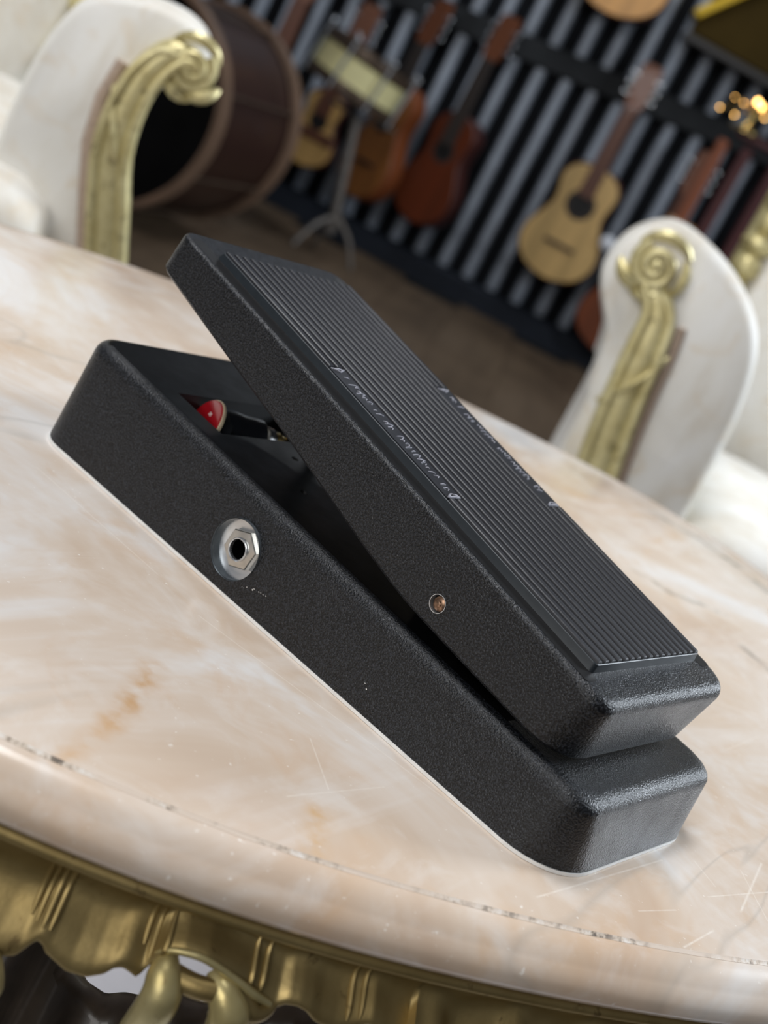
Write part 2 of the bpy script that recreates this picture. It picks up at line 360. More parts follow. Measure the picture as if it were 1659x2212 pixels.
# gold apron: arc length measured from the point of the rim nearest the camera's lower left
def find(pt): return min(range(NO), key=lambda i: (OUT[i]-Vector(pt)).length)
I0 = find((209, -89, 0))
ARC = [0.0]*NO
acc = 0.0
for k in range(1, NO//2+1):
    acc += (OUT[(I0+k) % NO]-OUT[(I0+k-1) % NO]).length; ARC[(I0+k) % NO] = acc
acc = 0.0
for k in range(1, NO//2):
    acc -= (OUT[(I0-k) % NO]-OUT[(I0-k+1) % NO]).length; ARC[(I0-k) % NO] = acc
EDGE = [(-64, -40), (-56, -46), (-47, -50), (-38, -49.3), (-32.2, -46.7), (-29.3, -40.4), (-27.5, -41.2), (-26.3, -42.7), (-20.4, -44.8), (-15.4, -44.2), (-12.1, -42), (-10.5, -39.6), (-8.8, -38.8), (-7.2, -39.4), (-4.6, -40.6), (-3.2, -36), (-2, -32), (2, -29), (8, -28.5), (17, -31.8), (22, -34), (26, -36.8), (28.5, -37.7), (31, -35), (34, -34.2), (37, -35), (40, -37.2), (44.8, -38.6), (49, -38), (54, -35), (60, -40), (66, -44)]
def edge_z(s):
    if s < -64 or s > 66: return -41 + 5*math.sin(s*0.21) + 2*math.sin(s*0.53)
    return interp(EDGE, s)
FL = [-29.8, -3.7, 22.3, 49.5]
def bulge(s): return 0.5+0.5*math.cos((s+43)/27.0*2*math.pi) if -64 < s < 66 else 0.5+0.5*math.cos(s*0.23)
rows = []
NR = 12
S2 = []
for k in range(NO):                           # refine the rim near the camera
    pass
def aoff(s, tt):                              # profile offset, tt 0 top .. 1 bottom
    cove = 7.0 - 4.2*math.sin(min(1, tt/0.62)*math.pi) if tt < 0.62 else 7.0 + 4.0*math.sin((tt-0.62)/0.38*math.pi*0.62)
    return cove + (1.3*bulge(s) - 0.3)*max(0, (tt-0.55)/0.45)
# dense resampling so that the scalloped edge reads
PTS = []
for i in range(NO):
    j = (i+1) % NO; s0, s1 = ARC[i], ARC[j]
    if s1 < s0 - 100: s1 = s0 + 1
    nn_ = 6 if -75 < s0 < 80 else 1
    for q in range(nn_):
        t_ = q/nn_
        PTS.append((OUT[i].lerp(OUT[j], t_), NRM[i].lerp(NRM[j], t_).normalized(), s0 + (s1-s0)*t_))
R_ = []
for tt in [0, 0.03, 0.1, 0.2, 0.3, 0.42, 0.54, 0.64, 0.74, 0.84, 0.92, 0.97, 1.0]:
    ring = []
    for p, nn_, s in PTS:
        zb = edge_z(s); z = -20.5 + (zb+20.5)*tt
        ring.append((p + nn_*aoff(s, tt))*MM + Vector((0, 0, TZ + z*MM)))
    R_.append(ring)
R_.append([(p + nn_*(aoff(s, 1.0)-1.8))*MM + Vector((0, 0, TZ + (edge_z(s)-1.0)*MM)) for p, nn_, s in PTS])
R_.append([(p + nn_*(aoff(s, 0.9)-6))*MM + Vector((0, 0, TZ + (edge_z(s)+2)*MM)) for p, nn_, s in PTS])
R_.append([(p + nn_*(aoff(s, 0.4)-7))*MM + Vector((0, 0, TZ + -22*MM)) for p, nn_, s in PTS])
mb = MB(); mb.rings(R_, False, False)
mb.build('apron', M['gold'], table, angle=60)
mb = MB(); mb.rings([oring(3.0, -16.8), oring(6.6, -17.2), oring(8.0, -18.2), oring(8.6, -19.4), oring(8.2, -20.6), oring(7.0, -21.4), oring(3.0, -21.6)], False, False)
mb.build('rim_bead', M['gold'], table, angle=60)
def apt(s, off, z):
    b_ = min(PTS, key=lambda q: abs(q[2]-s)); nb = [q for q in PTS if abs(q[2]-s) < 3]
    p = b_[0] + Vector((-b_[1].y, b_[1].x, 0))*(s-b_[2]); return (p + b_[1]*off)*MM + Vector((0, 0, TZ + z*MM))
for g, s0 in enumerate(FL):
    offs = [(-3.2, 1), (-1.4, 1.0), (0.6, 1), (2.6, 1)] if g == 0 else ([(-2.6, .8), (-0.4, 1), (2.4, .9)] if g == 1 else [(-1.8, 1), (1.6, .9)])
    zt_, zb_ = (-22.5, -37) if g == 0 else (-24, -35.5)
    for ds, k_ in offs:
        path = []
        for q in range(9):
            tt = q/8; z = zt_ + (zb_-zt_)*tt*k_
            s = s0 + ds*(1-0.12*tt); tf = (z+20.5)/(edge_z(s)+20.5)
            path.append(apt(s, aoff(s, max(0, min(1, tf))) - 0.15, z))
        mb = MB(); mb.tube(path, [0.35*MM, 0.7*MM, 0.85*MM, 0.9*MM, 0.95*MM, 0.95*MM, 0.9*MM, 0.75*MM, 0.4*MM], 8)
        mb.build('reed', M['gold'], table)
# carved leaf scrolls on the apron (one hangs right below the second reed group, one at the far left)
def ctube(name, pts, rads, mat, n=6):
    P = [apt(*q) for q in pts]; pp = spline(P, n); rr_ = [interp([(i_*n, r_) for i_, r_ in enumerate(rads)], j)*MM for j in range(len(pp))]
    mb = MB(); mb.tube(pp, rr_, 14); return mb.build(name, mat, table)
ctube('scroll_rim', [(-3, 9.5, -33), (-1, 10.5, -30.5), (2.5, 11.5, -28.8), (8, 12.2, -28.4), (17, 12.2, -31.4), (22.3, 12, -33.8), (27.5, 11, -36)], [0.5, 0.9, 1.0, 1.0, 1.1, 1.3, 0.9], M['gold_bright'])
ctube('scroll_lobe', [(0, 8, -33), (0.5, 12, -36), (1.6, 14, -40), (1.8, 13.5, -45), (1.6, 11, -52), (1.5, 6, -60)], [2.5, 4.2, 5.0, 5.0, 4.6, 3.5], M['gold_bright'])
ctube('scroll_bridge', [(1, 10, -36.5), (6, 12, -36.2), (10, 13, -35.8), (15, 13, -35)], [3.2, 3.0, 3.0, 3.0], M['gold'])
ctube('scroll_leaf', [(12, 9, -33), (15, 13, -35.2), (18, 14.5, -39), (19.5, 13.5, -44), (20, 11, -51), (20, 6, -60)], [2.2, 4.0, 5.2, 5.2, 4.6, 3.6], M['gold_bright'])
ctube('scroll_tip', [(19, 11, -36), (23.5, 12.5, -38.5), (27, 11.5, -38), (29, 10, -36)], [3.4, 3.0, 2.0, 0.8], M['gold'])
ctube('scroll_lobe', [(-40, 9, -46), (-37.5, 13, -49.5), (-36, 14, -54), (-36, 12, -60), (-36, 8, -68)], [2.2, 4.0, 4.8, 4.6, 4.0], M['gold_bright'])
# legs: dark-backed cabriole legs, gold at the front, and a low carved stretcher under the apron
def leg(ang):
    i = int(ang/(2*math.pi)*NO) % NO; n_ = NRM[i]; p = OUT[i]
    path = [(p + n_*o_)*MM + Vector((0, 0, z_)) for o_, z_ in ((-18, TZ-0.03), (-14, TZ-0.07), (0, TZ-0.13), (-8, TZ-0.24), (-26, TZ-0.36), (-20, TZ-0.45), (-6, 0.012), (2, 0.001))]
    mb = MB(); mb.tube(spline(path, 5), [x*MM for x in [22]*5 + [26]*5 + [24]*5 + [17]*5 + [13]*5 + [12]*5 + [15]*5 + [14]], 12)
    mb.build('leg', M['gold'], table)
for k in range(4): leg(math.radians(-62) - 0.28 + k*math.pi/2)
# inner carved brace seen through the scallops
mb = MB()
TOPE = [(-70, -62), (-40, -60), (-24, -60), (-19, -62), (-17.7, -75.3), (-14.6, -78.1), (-11.6, -80.5), (-4.1, -85.7), (2.7, -87.5), (7.9, -85), (15.7, -84.2), (24, -80), (33, -81), (44, -76), (52.2, -75), (58.9, -70.2), (65.4, -71.2), (90, -74)]
R_ = []
for s in [-70 + i_*1.6 for i_ in range(101)]:
    z_ = interp(TOPE, s); w_ = 1.5*math.sin(s*0.35)
    R_.append([apt(s, -30 + w_, z_ - 3), apt(s, -33, z_), apt(s, -40, z_), apt(s, -44, z_ - 4), apt(s, -44, -190), apt(s, -30 + w_*2, -190), apt(s, -27 + w_*2.5, -120)])
mb.rings(R_); mb.build('carved_brace', M['dark_carve'], table, angle=60)
M['slab'] = plain('pale_floor_slab', srgb(222, 220, 226), 0.35, 0, 0.1, 9)
mb = MB(); mb.lathe([(0.60, -0.012), (0.60, 0.0), (0.598, 0.001)], (0.02, 0.26, 0.0), (0, 0, 1), 96); mb.build('pale_slab', M['slab'], fl)

# ------------------------------------------------------------------ wah pedal
ped = empty('wah_pedal', (0.127, 0.049, TZ), 0, 'black wah foot pedal with ribbed treadle on the marble table', 'pedal')
PO = Vector((0.127, 0.049, TZ))
def pv(x, y, z): return Vector((x*MM, y*MM, TZ + z*MM)) - PO
def rrect(x0, x1, y0, y1, r0, r1, nc=9, nl=26, nw=10):
    # r0: corner radius at x0 end (toe), r1 at x1 end (heel)
    P = []
    def arc(cx, cy, r, a0):
        for k_ in range(nc): 
            a = math.radians(a0 + 90*k_/(nc-1)); P.append((cx + r*math.cos(a), cy + r*math.sin(a)))
    def seg(ax, ay, bx, by, n_):
        for k_ in range(1, n_): P.append((ax + (bx-ax)*k_/n_, ay + (by-ay)*k_/n_))
    arc(x0+r0, y0+r0, r0, 180); seg(x0+r0, y0, x1-r1, y0, nl)
    arc(x1-r1, y0+r1, r1, 270); seg(x1, y0+r1, x1, y1-r1, nw)
    arc(x1-r1, y1-r1, r1, 0); seg(x1-r1, y1, x0+r0, y1, nl)
    arc(x0+r0, y1-r0, r0, 90); seg(x0, y1-r0, x0, y0+r0, nw)
    return P
BL, BW = 254.0, 98.18
def btop(x): return 42.5 - (42.5-23.8)*x/254
def base_ring(e, zf):
    P = rrect(e, BL-e, e, BW-e, max(15-e, 2), max(20-min(e, 3.0)*3.6, 5)); return [pv(x, y, zf(x)) for x, y in P]
fil = 5.0; dr = 2.6
R_ = [base_ring(0.0, lambda x: 1.3), base_ring(0.05, lambda x: 2.0), base_ring(dr*0.5, lambda x: (btop(x)-fil)*0.5), base_ring(dr, lambda x: btop(x)-fil)]
for a in (18, 36, 54, 72, 90):
    t_ = math.radians(a)
    R_.append(base_ring(dr + fil*(1-math.cos(t_)), lambda x, t_=t_: btop(x) - fil*(1-math.sin(t_))))
R_.append(base_ring(dr+fil+0.8, lambda x: btop(x)))
mb = MB(); mb.rings(R_)
base = mb.build('base_shell', M['powder'], ped, angle=40)
base.data.materials.append(M['inner_black'])
def cut(target, mbx, mat_idx=None):
    c = mbx.build('cutter', M['inner_black'], ped, False)
    md = target.modifiers.new('b', 'BOOLEAN'); md.object = c; md.operation = 'DIFFERENCE'; md.solver = 'EXACT'
    bpy.context.view_layer.update()
    dg = bpy.context.evaluated_depsgraph_get(); me = bpy.data.meshes.new_from_object(target.evaluated_get(dg))
    target.modifiers.clear(); old = target.data; target.data = me; me.name = old.name
    bpy.data.objects.remove(c)
mb = MB(); mb.box(pv(53.9, 49, 34), (25.6*MM, 64*MM, 44*MM)); cut(base, mb)
JX, JZ = 105.6, 15.2
mb = MB(); mb.lathe([(10.4*MM, -6*MM), (10.4*MM, 6.2*MM)], pv(JX, 0, JZ), (0, 1, 0), 48); cut(base, mb)
mb = MB(); mb.lathe([(4.3*MM, 0), (4.3*MM, 18*MM)], pv(JX, 0, JZ), (0, 1, 0), 32); cut(base, mb)
for q in ((100.5, 28.6), (78.5, 45.4)):
    mb = MB(); mb.lathe([(1.5*MM, -3*MM), (1.5*MM, 3*MM)], pv(q[0], q[1], btop(q[0])), (0, 0, 1), 12); cut(base, mb)
# re-mark smooth after the cuts
bm = bmesh.new(); bm.from_mesh(base.data)
for f in bm.faces: f.smooth = True
for e in bm.edges: e.smooth = len(e.link_faces) == 2 and e.calc_face_angle(0) < math.radians(30)
bm.to_mesh(base.data); bm.free()
mb = MB()
mb.rings([[pv(x, y, z) for x, y in rrect(-0.25, BL+0.25, -0.25, BW+0.25, 15, 20)] for z in (0.1, 1.15)])
mb.build('base_plate', M['plate'], ped)
# jack in its round recess
JA = (0, -1, 0)
def jc(depth): return pv(JX, depth, JZ)       # depth into the wall from y = 0
mb = MB(); mb.lathe([(4.8*MM, 0), (9.3*MM, 0), (10.2*MM, 0.9*MM), (10.2*MM, 1.3*MM), (9.6*MM, 1.3*MM), (8.2*MM, 0.7*MM), (4.8*MM, 0.6*MM), (4.8*MM, 0)], jc(6.0), JA, 48, False, False)
mb.build('jack_washer', M['chrome'], base)
mb = MB(); hexr = 7.1*MM
def hexring(r, h, rot=0.35): 
    return [jc(6.0) + Vector((math.cos(rot+k_*math.pi/3)*r, -h, math.sin(rot+k_*math.pi/3)*r)) for k_ in range(6)]
def circ6(r, h, n=36): return [jc(6.0) + Vector((math.cos(0.35+k_*2*math.pi/n)*r, -h, math.sin(0.35+k_*2*math.pi/n)*r)) for k_ in range(n)]
def hexfine(r, h, n=36):
    out = []
    for k_ in range(n):
        a = k_*2*math.pi/n; seg = (a % (math.pi/3)) - math.pi/6; rr_ = r*math.cos(math.pi/6)/math.cos(seg)
        out.append(jc(6.0) + Vector((math.cos(0.35+a)*rr_, -h, math.sin(0.35+a)*rr_)))
    return out
mb.rings([hexfine(hexr, 0.5*MM), hexfine(hexr, 2.5*MM), hexfine(6.75*MM, 2.85*MM), circ6(4.0*MM, 3.1*MM), circ6(3.9*MM, 0.3*MM)], False, False)
mb.build('jack_nut', M['nut'], base, angle=25)
mb = MB(); mb.lathe([(4.0*MM, 0.5*MM), (4.0*MM, 3.8*MM), (3.75*MM, 4.0*MM), (3.45*MM, 3.9*MM), (3.4*MM, 2.6*MM)], jc(6.0), JA, 36, False, False)
mb.build('jack_sleeve', M['chrome'], base)
mb = MB(); mb.lathe([(10.25*MM, 0.2*MM), (10.38*MM, -0.1*MM), (10.38*MM, 6*MM), (10.1*MM, 6*MM), (10.1*MM, 0.2*MM)], pv(JX, 0.9, JZ), (0, 1, 0), 48, False, False); mb.build('jack_cup', M['cup'], base)
M['void'] = plain('jack_bore', srgb(3, 3, 3), 0.9, 0, 0.1, 60, 0.05)
mb = MB(); mb.lathe([(3.42*MM, 3.3*MM), (3.42*MM, -8*MM), (0.2*MM, -8.2*MM)], jc(6.0), JA, 28, False, True); mb.build('jack_hole', M['void'], base)
# paint chips on the side wall (tiny flakes of bare metal, proud by a hair)
for (x, z, w_, h_) in [(115.2, 6.9, .9, .4), (115.8, 7.0, .5, .5), (116.9, 7.8, .8, .5), (119.3, 8.4, .9, .6), (119.6, 9.0, .6, .4), (121.8, 9.3, .7, .3), (122.6, 9.5, .5, .3), (123.7, 9.5, .6, .3), (124.9, 9.8, .6, .4), (149.2, 3.2, .4, .7), (150.0, 3.0, .4, .6), (150.9, 3.0, .5, .7), (152.1, 2.8, .5, .6), (153.4, 2.7, .6, .5), (155.9, 2.9, .5, .4), (165.0, 3.3, .5, .5), (171.7, 9.4, .5, .3), (173.1, 8.2, .7, .8), (174.9, 6.3, .5, .4)]:
    y = 1.3*(z/((btop(x)-5)*0.5)) - 0.02
    mb = MB(); mb.ell(pv(x, y, z), w_*0.5*MM, 0.06*MM, h_*0.4*MM, Matrix.Rotation(0.6, 3, 'Y'), 7, 5); mb.build('paint_chip', M['white'], base)
# potentiometer seen through the slot
mb = MB(); PA = Vector((-0.42, -0.80, 0.30)).normalized(); pc = pv(51.0, 25.5, 31.0)
mb.lathe([(3*MM, -5.5*MM), (9.5*MM, -5.5*MM), (10.9*MM, -5.0*MM), (11.1*MM, -1.6*MM), (11.1*MM, 0)], pc, PA, 40)
pot = mb.build('potentiometer', M['black_gloss'], ped)
mb = MB(); mb.lathe([(11.2*MM, -0.2*MM), (12.1*MM, 0.0*MM), (12.2*MM, 1.0*MM), (11.8*MM, 1.3*MM)], pc, PA, 40); mb.build('pot_rim', M['cream'], pot)
mb = MB(); mb.lathe([(11.8*MM, 1.2*MM), (11.6*MM, 1.65*MM), (10.8*MM, 1.75*MM)], pc, PA, 40); mb.build('pot_back', M['red'], pot)
ax_ = PA; pa1 = ax_.orthogonal().normalized(); pa2 = ax_.cross(pa1)
upv = (Vector((0, 0, 1)) - ax_*ax_.z).normalized(); rtv = upv.cross(ax_)
mb = MB()
for q in range(3):
    c_ = pc + ax_*1.85*MM + upv*(5.6*MM) + rtv*((q-1)*0.8*MM); mb.tube([c_, c_ + upv*1.3*MM + rtv*0.15*MM], 0.14*MM, 6)
mb.tube([pc + ax_*1.85*MM + upv*(1.2 + 1.5*math.sin(a/12*2*math.pi))*MM + rtv*(4.2 + 1.5*math.cos(a/12*2*math.pi))*MM for a in range(13)], 0.14*MM, 6)
mb.tube([pc + ax_*1.85*MM + upv*0.7*MM + rtv*3.8*MM, pc + ax_*1.85*MM + upv*1.8*MM + rtv*4.1*MM], 0.14*MM, 6)
mb.build('pot_print', M['white'], pot)
mb = MB(); mb.ell(pc + ax_*1.9*MM + upv*2.2*MM - rtv*0.6*MM, 0.8*MM, 0.8*MM, 0.8*MM); mb.build('solder_bead', M['nut'], pot)
mb = MB(); q0 = pc - ax_*3*MM
mb.tube(spline([q0 + Vector((0, 0, 0.003)), pv(59, 42, 34), pv(60, 50, 33), pv(62, 58, 32)], 6), [8*MM]*4 + [7.5*MM]*4 + [6*MM]*5 + [4*MM]*6, 16)
mb.build('rubber_sleeve', M['black_gloss'], pot)
mb = MB(); mb.lathe([(2.5*MM, 0), (3.6*MM, 0.6*MM), (3.6*MM, 3*MM), (2.6*MM, 3.6*MM), (2.2*MM, 6*MM)], pv(61.5, 50.5, 34.5), (0.1, 0.9, 0.1), 12); mb.build('brass_bushing', M['brass'], pot)
mb = MB(); mb.cbox(pv(63, 57, 35.5), (1.2*MM, 1.6*MM, 4*MM), 0.2*MM); mb.build('brass_pin', M['brass'], pot)

# treadle (rocker)
TILT = math.radians(10.888); UD = Vector((math.cos(TILT), 0, -math.sin(TILT))); WD = Vector((math.sin(TILT), 0, math.cos(TILT)))
def rv(u, y, w_): return Vector((21.235*MM, y*MM, TZ + 91.569*MM)) + UD*u*MM + WD*w_*MM - PO
BOT = [(0, -14.4), (29.5, -16.7), (57.5, -18.9), (86.7, -20.9), (131.6, -25.0), (146, -26.0), (155, -26.3), (167, -25.8), (182, -25.0), (195, -24.2), (215, -23.0), (226, -22.4)]
RU0, RU1, RY0, RY1 = 0.0, 223.2, 4.3, 93.9
def rfil(u): return interp([(0, 1.6), (150, 1.7), (205, 2.2), (219, 4.0), (226, 4.2)], u)
OUTL = rrect(RU0, RU1, RY0, RY1, 7.5, 8.5)
OUTB = rrect(RU0, RU1, RY0, RY1, 7.5, 15.0)
def rock_ring(mode, t_):
    P0 = OUTB if mode < 2 else OUTL; out = []
    for i, (u, y) in enumerate(P0):
        a_, b_ = Vector((*P0[i-1], 0)), Vector((*P0[(i+1) % len(P0)], 0)); d = (b_-a_).normalized(); n_ = Vector((-d.y, d.x, 0))
        f_ = rfil(u); bz = interp(BOT, u)
        if mode == 0: e, z = 0.9, bz + 0.0
        elif mode == 1: e, z = 0.0, bz + 1.0
        elif mode == 2: e, z = 0.0, -f_
        else:
            a = math.radians(t_); e = f_*(1-math.cos(a)); z = -f_*(1-math.sin(a))
        out.append(rv(u + n_.x*e, y + n_.y*e, z))
    return out
mb = MB()
RR = [rock_ring(0, 0), rock_ring(1, 0), rock_ring(2, 0)] + [rock_ring(3, a) for a in (15, 30, 45, 60, 75, 90)]
mb.rings(RR, False, True)
nq = len(OUTL)                                # underside as strips across the width
obj_t = None
mid = []
V0 = RR[0]
half = {}
def far_of(i): 
    u, y = OUTL[i]; return min(range(nq), key=lambda j: abs(OUTL[j][0]-u) + abs(OUTL[j][1]-(RY0+RY1-y)))
F_ = []
nb = 9+26-1+9                                 # near side run of points
for i in range(0, 42):
    a, b_ = i, i+1
    if OUTL[a][0] <= OUTL[b_][0]:
        fa, fb = far_of(a), far_of(b_)
        if len({a, b_, fb, fa}) == 4: F_.append((a, b_, fb, fa))
mb.f += F_
treadle = mb.build('treadle', M['powder_rocker'], ped, angle=40)
BU, BWW = 163.7, -18.2
mb = MB(); mb.lathe([(3.0*MM, -2*MM), (3.0*MM, 2.4*MM)], rv(BU, RY0, BWW), (0, 1, 0), 32); cut(treadle, mb)
bm = bmesh.new(); bm.from_mesh(treadle.data)
for f in bm.faces: f.smooth = True
for e in bm.edges: e.smooth = len(e.link_faces) == 2 and e.calc_face_angle(0) < math.radians(30)
bm.to_mesh(treadle.data); bm.free()
mb = MB(); mb.lathe([(2.95*MM, -2*MM), (2.95*MM, 0.12*MM), (2.75*MM, 0.12*MM), (2.65*MM, -2*MM)], rv(BU, RY0, BWW), (0, -1, 0), 36, False, False); mb.build('pivot_ring', M['chrome'], treadle)
mb = MB(); mb.lathe([(2.4*MM, -2.3*MM), (2.3*MM, -0.9*MM), (1.7*MM, -0.4*MM), (1.0*MM, -0.3*MM), (0.95*MM, 0.1*MM), (0.5*MM, 0.3*MM)], rv(BU+0.2, RY0, BWW), (0, -1, 0), 24); mb.build('pivot_bolt', M['brown_bolt'], treadle)
mb = MB(); mb.cbox(pv(176, 49, 36), (22*MM, 60*MM, 18*MM), 1*MM); mb.build('hinge_bracket', M['inner_black'], ped)
mb = MB(); mb.cbox(pv(70, 72, 50), (5*MM, 8*MM, 34*MM), 0.6*MM, Matrix.Rotation(-0.1, 3, 'Y')); mb.build('rack_arm', M['inner_black'], ped)
for ya, yb in ((6.4, 12.6), (85.6, 91.8)):
    mb = MB(); mb.rings([[rv(u, y, w_) for u, y in rrect(5, 213, ya, yb, 1.5, 1.5, 4, 4, 3)] for w_ in (-0.6, 0.06)]); mb.build('channel', M['satin'], treadle)
# ribbed rubber tread
MU0, MU1, MY0, MY1 = 14.7, 209.6, 12.75, 85.4
def mring(e, w_): return [rv(u, y, w_) for u, y in rrect(MU0+e, MU1-e, MY0+e, MY1-e, 1.6, 1.6, 4, 4, 4)]
mb = MB(); mb.rings([mring(-0.5, -0.2), mring(-0.3, 0.8), mring(0.0, 2.6), mring(0.2, 2.8), mring(0.35, 2.8), mring(0.5, 2.4)])
mat_ = mb.build('tread_mat', M['rubber_edge'], ped, angle=30)
NRB = 17; pitch = (MY1-MY0-0.6)/NRB
def rib(y, ua, ub, w_=0.70):
    hw = pitch*w_/2; R2 = []
    for u, hh in ((ua, 2.6), (ua+0.15, 3.35), (ua+0.5, 3.5), (ub-0.5, 3.5), (ub-0.15, 3.35), (ub, 2.6)):
        R2.append([rv(u, y-hw, 2.3), rv(u, y-hw*0.86, min(hh, 3.25)), rv(u, y-hw*0.6, hh), rv(u, y+hw*0.6, hh), rv(u, y+hw*0.86, min(hh, 3.25)), rv(u, y+hw, 2.3)])
    m2 = MB(); m2.rings(R2); m2.build('rib', M['rubber'], mat_, angle=25)
TX0, TX1 = 77.0, 140.5
for k in range(NRB):
    y = MY0 + 0.3 + pitch*(k+0.5)
    if k in (0, 1, NRB-2, NRB-1):
        rib(y, MU0+0.6, TX0); rib(y, TX1, MU1-0.4)
    else: rib(y, MU0+0.6, MU1-0.4)
# flat panels with worn raised lettering between the rib ends
for ya, yb in ((MY0+0.9, MY0+0.8+2*pitch-0.3), (MY1-0.8-2*pitch+0.3, MY1-0.9)):
    mb = MB(); mb.rings([[rv(u, y, w_) for u, y in rrect(TX0+0.4, TX1-0.4, ya, yb, 0.6, 0.6, 3, 3, 3)] for w_ in (2.5, 2.95)])
    pnl = mb.build('lettering_panel', M['rubber'], mat_, angle=25)
    mb = MB(); yc = (ya+yb)/2; hw = (yb-ya)/2-0.6
    random.seed(int(ya*10))
    def stroke(u0, y0, u1, y1, r=0.33): mb.tube([rv(u0, y0, 2.95), rv((u0+u1)/2, (y0+y1)/2, 3.15), rv(u1, y1, 2.95)], [r*0.6*MM, r*MM, r*0.6*MM], 6)
    stroke(TX0+0.6, yc-hw, TX0+2.4, yc, .45); stroke(TX0+0.6, yc+hw, TX0+2.4, yc, .45); stroke(TX0+0.9, yc-hw, TX0+0.9, yc+hw, .4)
    stroke(TX1-0.9, yc-hw, TX1-0.9, yc+hw, .5); stroke(TX1-0.8, yc-hw, TX1-2.6, yc, .45); stroke(TX1-0.8, yc+hw, TX1-2.6, yc, .45)
    u = TX0 + 5
    while u < TX1 - 5:
        kind_ = random.random()
        if kind_ < 0.17: u += 2.2; continue
        h0 = yc + random.uniform(-0.9, 0.1)*hw*0.7; h1 = yc + random.uniform(0.3, 1)*hw*0.8
        stroke(u, h0, u + random.uniform(-0.3, 0.9), h1, 0.3)
        if kind_ > 0.6: stroke(u+0.3, h1, u+1.2, (h0+h1)/2, 0.27)
        u += random.uniform(1.3, 2.1)
    mb.build('raised_lettering', M['emboss_glint'], pnl)

